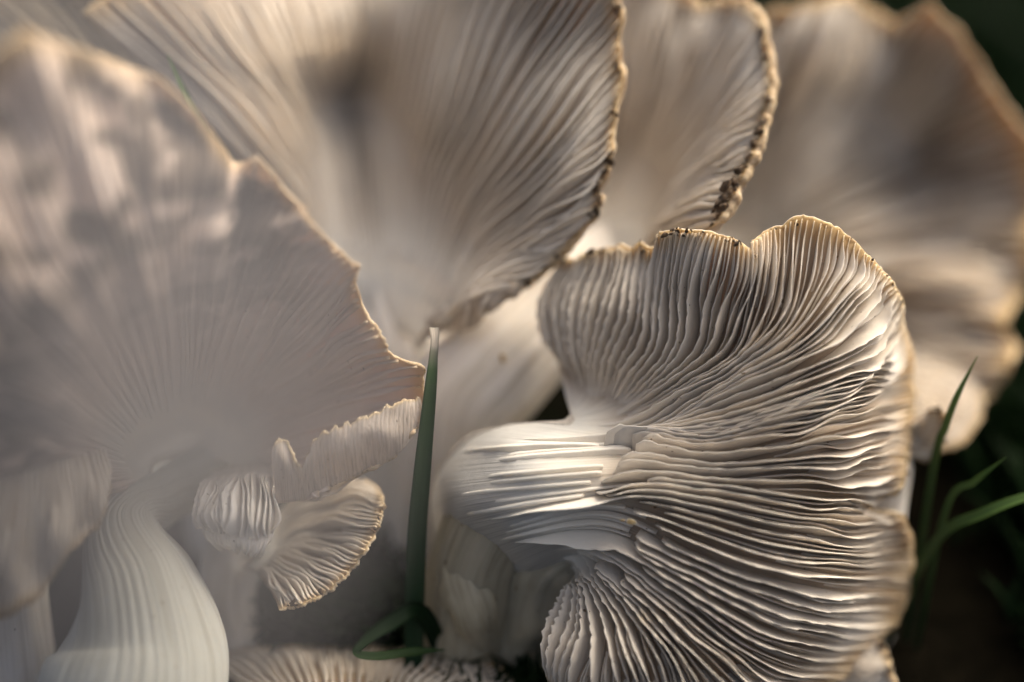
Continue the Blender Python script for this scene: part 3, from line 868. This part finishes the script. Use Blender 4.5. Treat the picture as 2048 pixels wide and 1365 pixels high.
# low cap under the lower right of the big one
build_small('low oyster cap with crusty tan edge under the big gilled cap',
  [[(1600, 1330), (1650, 1300), (1700, 1275), (1748, 1262)], [(1600, 1350), (1660, 1330), (1715, 1310), (1768, 1296)], [(1600, 1380), (1660, 1365), (1720, 1350), (1780, 1335)], [(1600, 1410), (1660, 1400), (1730, 1395), (1795, 1385)]],
  [(1600, 1370, 29.8), (1748, 1262, 29.6), (1768, 1296, 29.3), (1780, 1335, 29.0), (1795, 1385, 28.8)], None,
  [P(1610, 1370, 30.0), P(1570, 1390, 30.2), ground_pt(P(1560, 1400, 30.4))], [0.3, 0.5, 0.5], 34, 101, flakes=16, H=0.18)
# pale cap lying flat under the left group
build_small('flat grey white oyster cap lying low on the soil',
  [[(560, 1420), (500, 1380), (440, 1345), (380, 1320)], [(620, 1420), (590, 1370), (560, 1325), (530, 1295)], [(700, 1420), (700, 1370), (700, 1325), (705, 1292)], [(780, 1420), (800, 1375), (830, 1335), (850, 1300)], [(840, 1425), (890, 1390), (940, 1355), (990, 1330)], [(860, 1440), (920, 1420), (980, 1400), (1040, 1385)]],
  [(700, 1420, 27.2), (560, 1420, 27.2), (860, 1440, 27.2), (380, 1320, 29.0), (530, 1295, 29.6), (705, 1292, 29.8), (850, 1300, 29.6), (990, 1330, 29.2), (1040, 1385, 28.4)], None,
  [P(700, 1430, 27.6), P(700, 1450, 27.9), ground_pt(P(700, 1460, 28.2))], [0.3, 0.5, 0.5], 56, 111, H=0.14, t0=0.25)

# ------------------------------------------------------------------ the big left mushroom with the curled lip and ribbed stem
def build_left():
    base = ground_pt(P(280, 1480, 26.4))
    root = thing('mushroom', 'large rosy oyster mushroom with curled ragged lip and ribbed stem', 'mushroom', base)
    L = [
     [(560, 965), (570, 985), (585, 995), (600, 1000), (620, 995)],
     [(510, 930), (570, 945), (620, 955), (670, 962), (700, 955)],
     [(470, 935), (555, 928), (640, 915), (730, 908), (785, 915)],
     [(450, 925), (555, 890), (660, 860), (760, 840), (838, 850)],
     [(432, 922), (550, 850), (660, 800), (760, 765), (846, 760)],
     [(415, 918), (530, 820), (630, 760), (710, 710), (775, 692)],
     [(402, 916), (500, 790), (590, 700), (660, 630), (722, 580)],
     [(390, 916), (470, 755), (540, 620), (610, 520), (660, 490)],
     [(376, 917), (420, 725), (460, 570), (490, 440), (500, 335)],
     [(358, 918), (362, 720), (350, 540), (330, 380), (310, 230)],
     [(342, 920), (285, 745), (220, 560), (140, 390), (60, 230)],
     [(326, 924), (215, 790), (90, 640), (-40, 520), (-160, 420)],
     [(312, 930), (180, 850), (60, 770), (-70, 720), (-190, 680)],
     [(305, 940), (190, 900), (80, 870), (-50, 860), (-180, 880)],
     [(303, 952), (225, 945), (150, 950), (60, 990), (-80, 1060)],
     [(308, 965), (268, 980), (230, 1000), (170, 1060), (110, 1130)]]
    D = [(400, 918, 29.3), (320, 930, 28.6), (450, 850, 29.5), (560, 965, 28.4), (620, 995, 27.2), (700, 955, 27.2), (785, 915, 27.25), (838, 850, 27.2), (846, 760, 27.1), (775, 692, 26.6), (722, 580, 25.9), (660, 490, 25.3), (500, 335, 24.8), (305, 150, 24.0),
         (50, 60, 21.6), (-160, 300, 21.0), (-190, 680, 22.2), (-180, 880, 23.4), (-80, 1060, 25.2), (110, 1130, 26.6), (220, 560, 23.2), (460, 570, 25.8), (600, 760, 28.9), (540, 870, 29.2), (90, 640, 22.8), (180, 830, 25.0)]
    rim = [(0, 620, 995), (1, 700, 955), (2, 785, 915), (3, 838, 850), (3.5, 846, 800), (4, 845, 735), (4.3, 810, 725), (4.7, 775, 708), (5, 770, 685), (5.5, 742, 645), (5.8, 716, 605), (6, 714, 560), (6.2, 718, 540), (6.6, 685, 510), (7, 660, 488), (7.4, 610, 425), (7.7, 580, 400),
           (7.9, 550, 350), (8.1, 510, 318), (8.4, 470, 328), (8.7, 425, 265), (9, 310, 150), (10, 50, 60), (11, -170, 240), (12, -190, 680), (13, -180, 880), (14, -80, 1060), (15, 110, 1130)]
    fan = Fan(L, D, rim, rim_noise=2, seed=121, ripple=0.25, pits=(0.22, 6.5))
    cap = build_cap(root, fan, nu=220, nv=40, t0=0.45, t1=0.07)
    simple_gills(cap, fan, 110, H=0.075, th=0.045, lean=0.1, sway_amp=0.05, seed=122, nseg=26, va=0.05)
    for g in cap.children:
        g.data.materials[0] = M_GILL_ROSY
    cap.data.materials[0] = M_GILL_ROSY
    # curled lip: the rim folded over towards the camera
    fl = [[(552, 1008), (548, 965), (545, 925), (546, 888)], [(580, 1005), (576, 960), (572, 915), (570, 880)], [(606, 1000), (602, 970), (600, 950), (600, 934)], [(640, 985), (634, 945), (632, 905), (632, 876)],
          [(690, 962), (684, 920), (680, 880), (682, 852)], [(745, 938), (740, 895), (738, 860), (740, 830)], [(795, 910), (795, 870), (795, 835), (797, 805)], [(836, 862), (843, 840), (845, 820), (840, 796)]]
    fd = [(552, 1008, 27.0), (580, 1005, 27.05), (640, 985, 27.15), (690, 962, 27.2), (745, 938, 27.2), (836, 862, 27.15), (546, 925, 26.45), (570, 880, 26.5), (600, 934, 26.6), (632, 876, 26.45), (682, 852, 26.45), (740, 830, 26.5), (797, 805, 26.65), (840, 796, 27.0), (690, 905, 26.45), (770, 870, 26.55)]
    lf = Fan(fl, fd, None, rim_noise=3.0, seed=131, ripple=0.03)
    nu, nv = 120, 24
    S, V = np.meshgrid(np.linspace(0, 7, nu), np.linspace(0, 1, nv), indexing='ij')
    p, n, tv, sd_ = lf.frame(S, V)
    stri = 0.012 * np.sin(S * 38 + 2 * np.sin(V * 3 + S)) + 0.010 * np.sin(S * 61)
    p = p + n * (stri * CM * np.ones_like(V))[..., None]
    b = p - n * ((0.10 - 0.05 * V) * CM)[..., None]
    K = nu * nv
    a_ = np.arange(K).reshape(nu, nv)
    b_ = a_ + K
    F = np.stack([a_[:-1, :-1], a_[1:, :-1], a_[1:, 1:], a_[:-1, 1:]], -1).reshape(-1, 4).tolist()
    F += np.stack([b_[:-1, :-1], b_[:-1, 1:], b_[1:, 1:], b_[1:, :-1]], -1).reshape(-1, 4).tolist()
    for e0, e1 in ((a_[:, -1], b_[:, -1]), (b_[:, 0], a_[:, 0]), (b_[0], a_[0]), (a_[-1], b_[-1])):
        F += np.stack([e0[:-1], e0[1:], e1[1:], e1[:-1]], -1).tolist()
    uv = np.stack([S / 7, V], -1).reshape(-1, 2)
    lip = part('curled_lip', np.concatenate([p.reshape(-1, 3), b.reshape(-1, 3)]), F, M_LIP, root, uvs=np.concatenate([uv, uv]))
    lip['label'] = 'thin tan lip of the cap curled over with ragged edge'
    # torn stub of gills
    sl_ = [[(425, 940), (415, 985), (402, 1030), (402, 1062)], [(455, 935), (450, 985), (440, 1035), (438, 1076)], [(490, 930), (490, 980), (485, 1035), (482, 1084)], [(520, 930), (524, 980), (522, 1035), (518, 1088)], [(545, 935), (554, 980), (556, 1030), (545, 1078)]]
    sdp = [(425, 940, 29.0), (545, 935, 28.8), (402, 1062, 27.0), (482, 1084, 26.6), (545, 1078, 26.9), (490, 1000, 26.8), (410, 1000, 27.2), (555, 1000, 27.1)]
    sf = Fan(sl_, sdp, None, rim_noise=3, seed=141)
    stub = build_cap(root, sf, nu=60, nv=20, t0=0.6, t1=0.55)
    stub.name = 'torn_stub'
    stub.data.materials[1] = M_STEM
    stub.data.materials[0] = M_STEM
    simple_gills(stub, sf, 17, H=0.22, th=0.025, lean=-0.45, sway_amp=0.07, seed=142, nseg=26, va=0.03, vb=0.93, short=False, sfreq=1.1, vfreq=2.5)
    for g in stub.children:
        g.data.materials[0] = M_STEM
    # ribbed stem
    build_stem(root, [P(450, 860, 30.9), P(375, 925, 30.0), P(300, 985, 28.9), P(248, 1060, 27.6), P(278, 1170, 26.8), P(292, 1290, 26.5), P(285, 1400, 26.4), ground_pt(P(280, 1480, 26.4))],
               [0.5, 0.9, 0.75, 0.72, 1.05, 1.42, 1.7, 1.75], nseg=80, nr=260, lump=0.16, ridge=0.014, nridge=64, seed=145, mat=M_STEM_GREY)
build_left()

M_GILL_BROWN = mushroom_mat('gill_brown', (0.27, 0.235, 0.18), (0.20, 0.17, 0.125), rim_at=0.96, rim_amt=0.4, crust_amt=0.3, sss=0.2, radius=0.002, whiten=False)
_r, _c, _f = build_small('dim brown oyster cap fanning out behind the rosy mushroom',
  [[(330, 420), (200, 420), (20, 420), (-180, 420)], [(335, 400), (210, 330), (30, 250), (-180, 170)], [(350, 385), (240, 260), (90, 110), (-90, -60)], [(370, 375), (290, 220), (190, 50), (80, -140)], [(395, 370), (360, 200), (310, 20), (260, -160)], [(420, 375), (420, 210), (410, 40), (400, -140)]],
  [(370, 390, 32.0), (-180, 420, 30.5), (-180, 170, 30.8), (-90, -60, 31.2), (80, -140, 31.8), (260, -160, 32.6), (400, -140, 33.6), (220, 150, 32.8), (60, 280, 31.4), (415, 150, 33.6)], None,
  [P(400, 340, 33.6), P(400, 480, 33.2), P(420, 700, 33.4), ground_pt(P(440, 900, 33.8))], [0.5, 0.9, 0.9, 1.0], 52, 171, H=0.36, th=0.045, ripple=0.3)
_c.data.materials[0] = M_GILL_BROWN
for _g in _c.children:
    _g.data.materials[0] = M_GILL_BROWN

# small crescent cap under the lip
build_small('small crescent oyster cap with arched gills below the curled lip',
  [[(505, 1080), (570, 1020), (640, 980), (700, 965), (735, 962)], [(505, 1088), (580, 1040), (650, 1005), (715, 985), (764, 990)], [(505, 1096), (585, 1065), (655, 1035), (715, 1025), (762, 1030)], [(507, 1104), (585, 1085), (645, 1070), (700, 1070), (745, 1075)], [(507, 1112), (575, 1105), (630, 1105), (675, 1115), (712, 1125)],
   [(505, 1120), (560, 1125), (600, 1140), (640, 1155), (668, 1172)], [(500, 1125), (540, 1140), (570, 1165), (598, 1188), (612, 1206)], [(495, 1130), (520, 1150), (540, 1175), (552, 1195), (558, 1218)]],
  [(505, 1095, 29.4), (735, 962, 29.2), (764, 990, 28.0), (762, 1030, 27.4), (745, 1075, 27.15), (712, 1125, 27.0), (612, 1206, 26.9), (558, 1218, 26.9), (640, 1060, 28.9), (690, 1060, 28.2), (600, 1140, 28.1), (700, 1000, 28.7)], None,
  [P(520, 1080, 29.8), P(470, 1110, 29.8), P(460, 1200, 29.9), ground_pt(P(470, 1290, 30.0))], [0.4, 0.6, 0.55, 0.6], 44, 151, H=0.24, t0=0.3, t1=0.06, flakes=5, th=0.034)

# blurred pale drooping cap at the far left
build_small('soft pale drooping oyster cap leaning against the ribbed stem',
  [[(175, 850), (195, 885), (210, 930), (222, 975)], [(150, 842), (175, 910), (190, 980), (200, 1045)], [(120, 838), (135, 930), (140, 1020), (140, 1105)], [(85, 836), (85, 950), (82, 1070), (80, 1190)], [(45, 838), (30, 970), (10, 1110), (-10, 1240)], [(0, 845), (-30, 980), (-60, 1120), (-90, 1280)]],
  [(175, 850, 26.4), (85, 836, 25.8), (0, 845, 25.0), (222, 975, 26.2), (140, 1105, 25.2), (80, 1190, 25.0), (-90, 1280, 24.0), (85, 1000, 24.7), (150, 960, 25.3)], None,
  [P(90, 850, 26.6), P(40, 960, 27.2), P(10, 1120, 27.8), ground_pt(P(0, 1300, 28.2))], [0.5, 0.8, 0.8, 0.9], 40, 161, H=0.13, th=0.036, t1=0.14, ripple=0.15)

# ------------------------------------------------------------------ grass blades one can count
def blade(pts, widths, label, mat=None, seed=0, n=26, crease=0.25, face=None, ground=False, group=None):
    """pts: photo pixels with distance; widths in cm"""
    path = np.array([P(*q) if len(q) == 3 else np.array(q[0]) for q in pts])
    t = np.linspace(0, len(path) - 1, n)
    c = catmull(path, t)
    wd = np.maximum(np.interp(t, np.arange(len(path)), widths), 0.006) * CM * 0.5
    tan = np.gradient(c, axis=0)
    tan /= np.linalg.norm(tan, axis=1, keepdims=True)
    ref = (CAM - c) if face is None else np.broadcast_to(np.array(face, float), c.shape)
    ref = ref / np.linalg.norm(ref, axis=1, keepdims=True)
    r = np.random.default_rng(seed)
    side = np.cross(tan, ref)
    side /= np.linalg.norm(side, axis=1, keepdims=True)
    tw = np.linspace(r.uniform(-0.3, 0.3), r.uniform(-0.6, 0.6), n)[:, None]
    nn = np.cross(side, tan)
    side, nn = side * np.cos(tw) + nn * np.sin(tw), nn * np.cos(tw) - side * np.sin(tw)
    cols = []
    for x, z in ((-1, 0.0), (-0.55, -crease * 0.6), (0, -crease), (0.55, -crease * 0.6), (1, 0.0)):
        cols.append(c + side * (wd * x)[:, None] + nn * (wd * z)[:, None])
    A = np.stack(cols, 1)
    B = A - nn[:, None] * (0.012 * CM)
    V = np.concatenate([A.reshape(-1, 3), B.reshape(-1, 3)])
    i = np.arange(n * 5).reshape(n, 5)
    j = i + n * 5
    F = np.stack([i[:-1, :-1], i[:-1, 1:], i[1:, 1:], i[1:, :-1]], -1).reshape(-1, 4).tolist()
    F += np.stack([j[:-1, :-1], j[1:, :-1], j[1:, 1:], j[:-1, 1:]], -1).reshape(-1, 4).tolist()
    for e in (0, 4):
        F += np.stack([i[:-1, e], i[1:, e], j[1:, e], j[:-1, e]], -1).tolist()
    u = np.tile(np.linspace(0, 1, 5), (n, 1))
    v = np.tile(np.linspace(0, 1, n)[:, None], (1, 5))
    uv = np.stack([u, v], -1).reshape(-1, 2)
    o = mesh_obj('grass_blade', V, F, mat or M_GRASS, uvs=np.concatenate([uv, uv]))
    tag(o, label, 'grass', group or 'grass blades among the mushrooms')
    return o

def gp(px, py, d, z=-0.006):
    return (ground_pt(P(px, py, d), z),)

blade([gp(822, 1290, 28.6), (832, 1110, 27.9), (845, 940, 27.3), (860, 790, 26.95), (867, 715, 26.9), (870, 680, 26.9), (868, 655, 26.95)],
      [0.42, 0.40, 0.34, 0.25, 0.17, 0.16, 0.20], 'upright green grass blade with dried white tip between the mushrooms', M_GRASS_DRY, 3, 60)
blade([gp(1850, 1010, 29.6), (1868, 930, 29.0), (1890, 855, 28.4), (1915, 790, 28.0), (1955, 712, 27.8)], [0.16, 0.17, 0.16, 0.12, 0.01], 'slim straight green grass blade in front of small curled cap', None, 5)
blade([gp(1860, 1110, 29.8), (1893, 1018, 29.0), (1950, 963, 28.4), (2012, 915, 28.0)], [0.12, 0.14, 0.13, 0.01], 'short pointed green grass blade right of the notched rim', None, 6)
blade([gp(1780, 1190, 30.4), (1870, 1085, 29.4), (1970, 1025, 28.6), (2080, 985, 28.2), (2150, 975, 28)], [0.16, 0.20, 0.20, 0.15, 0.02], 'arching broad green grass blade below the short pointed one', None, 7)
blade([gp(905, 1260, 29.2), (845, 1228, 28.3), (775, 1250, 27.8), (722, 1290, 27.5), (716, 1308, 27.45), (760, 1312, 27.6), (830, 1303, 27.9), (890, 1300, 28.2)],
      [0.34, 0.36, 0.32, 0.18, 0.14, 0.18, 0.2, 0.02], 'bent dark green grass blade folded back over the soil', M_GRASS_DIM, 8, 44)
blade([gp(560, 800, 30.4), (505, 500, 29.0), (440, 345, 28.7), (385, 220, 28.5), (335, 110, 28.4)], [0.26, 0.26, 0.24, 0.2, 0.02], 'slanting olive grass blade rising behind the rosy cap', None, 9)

# ------------------------------------------------------------------ the lawn around and behind: nobody could count it
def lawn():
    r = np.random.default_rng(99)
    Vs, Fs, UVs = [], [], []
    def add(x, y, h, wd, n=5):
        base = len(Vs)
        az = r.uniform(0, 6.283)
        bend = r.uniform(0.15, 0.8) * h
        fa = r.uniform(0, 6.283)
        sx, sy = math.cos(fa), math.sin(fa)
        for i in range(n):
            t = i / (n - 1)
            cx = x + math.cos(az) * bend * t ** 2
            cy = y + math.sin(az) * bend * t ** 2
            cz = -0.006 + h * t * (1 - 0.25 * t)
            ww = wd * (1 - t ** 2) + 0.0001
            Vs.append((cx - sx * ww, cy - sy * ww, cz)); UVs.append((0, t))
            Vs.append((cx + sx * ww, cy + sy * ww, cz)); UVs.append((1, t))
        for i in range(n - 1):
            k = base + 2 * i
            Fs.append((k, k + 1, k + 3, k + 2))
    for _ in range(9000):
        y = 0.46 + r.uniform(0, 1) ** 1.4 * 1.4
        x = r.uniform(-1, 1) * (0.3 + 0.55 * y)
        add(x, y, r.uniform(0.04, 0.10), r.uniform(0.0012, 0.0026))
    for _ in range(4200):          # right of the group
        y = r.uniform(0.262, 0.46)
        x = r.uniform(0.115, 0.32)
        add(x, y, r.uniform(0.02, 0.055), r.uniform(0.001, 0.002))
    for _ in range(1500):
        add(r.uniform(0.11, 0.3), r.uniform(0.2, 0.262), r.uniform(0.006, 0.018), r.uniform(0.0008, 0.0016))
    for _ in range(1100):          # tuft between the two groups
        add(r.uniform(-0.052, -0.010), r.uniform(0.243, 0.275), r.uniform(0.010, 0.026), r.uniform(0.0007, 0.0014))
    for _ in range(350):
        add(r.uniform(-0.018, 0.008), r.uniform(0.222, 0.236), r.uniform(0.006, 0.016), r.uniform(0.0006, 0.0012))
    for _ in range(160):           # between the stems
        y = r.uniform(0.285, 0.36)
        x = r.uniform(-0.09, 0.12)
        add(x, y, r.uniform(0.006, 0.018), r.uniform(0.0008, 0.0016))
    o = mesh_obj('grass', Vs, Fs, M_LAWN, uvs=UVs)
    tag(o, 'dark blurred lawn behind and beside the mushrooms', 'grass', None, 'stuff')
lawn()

# ------------------------------------------------------------------ volume added over the left group to imitate a milky lens veil
def added_veil():
    import bmesh
    bm = bmesh.new()
    bmesh.ops.create_icosphere(bm, subdivisions=4, radius=1.0)
    me = bpy.data.meshes.new('added_veil')
    bm.to_mesh(me)
    bm.free()
    o = bpy.data.objects.new('added_veil', me)
    COL.objects.link(o)
    o.location = P(120, 740, 23.0)
    o.scale = (0.066, 0.036, 0.088)
    m = bpy.data.materials.new('added_veil')
    m.use_nodes = True
    nt = m.node_tree
    nt.nodes.remove(nt.nodes['Principled BSDF'])
    tc = N(nt, 'ShaderNodeTexCoord')
    gr = N(nt, 'ShaderNodeTexGradient', gradient_type='SPHERICAL')
    nt.links.new(tc.outputs['Object'], gr.inputs[0])
    nz = N(nt, 'ShaderNodeTexNoise', i_Scale=1.3, i_Detail=2.0)
    nt.links.new(tc.outputs['Object'], nz.inputs['Vector'])
    dn = math_n(nt, 'MULTIPLY', math_n(nt, 'MULTIPLY', gr.outputs[0], nz.outputs[0]), 48.0)
    pv = N(nt, 'ShaderNodeVolumePrincipled')
    pv.inputs['Color'].default_value = (0.64, 0.63, 0.67, 1)
    nt.links.new(dn, pv.inputs['Density'])
    nt.links.new(pv.outputs[0], nt.nodes['Material Output'].inputs['Volume'])
    me.materials.append(m)
    tag(o, 'added milky veil softening contrast over the rosy mushroom', 'added_veil', None, 'stuff')
added_veil()
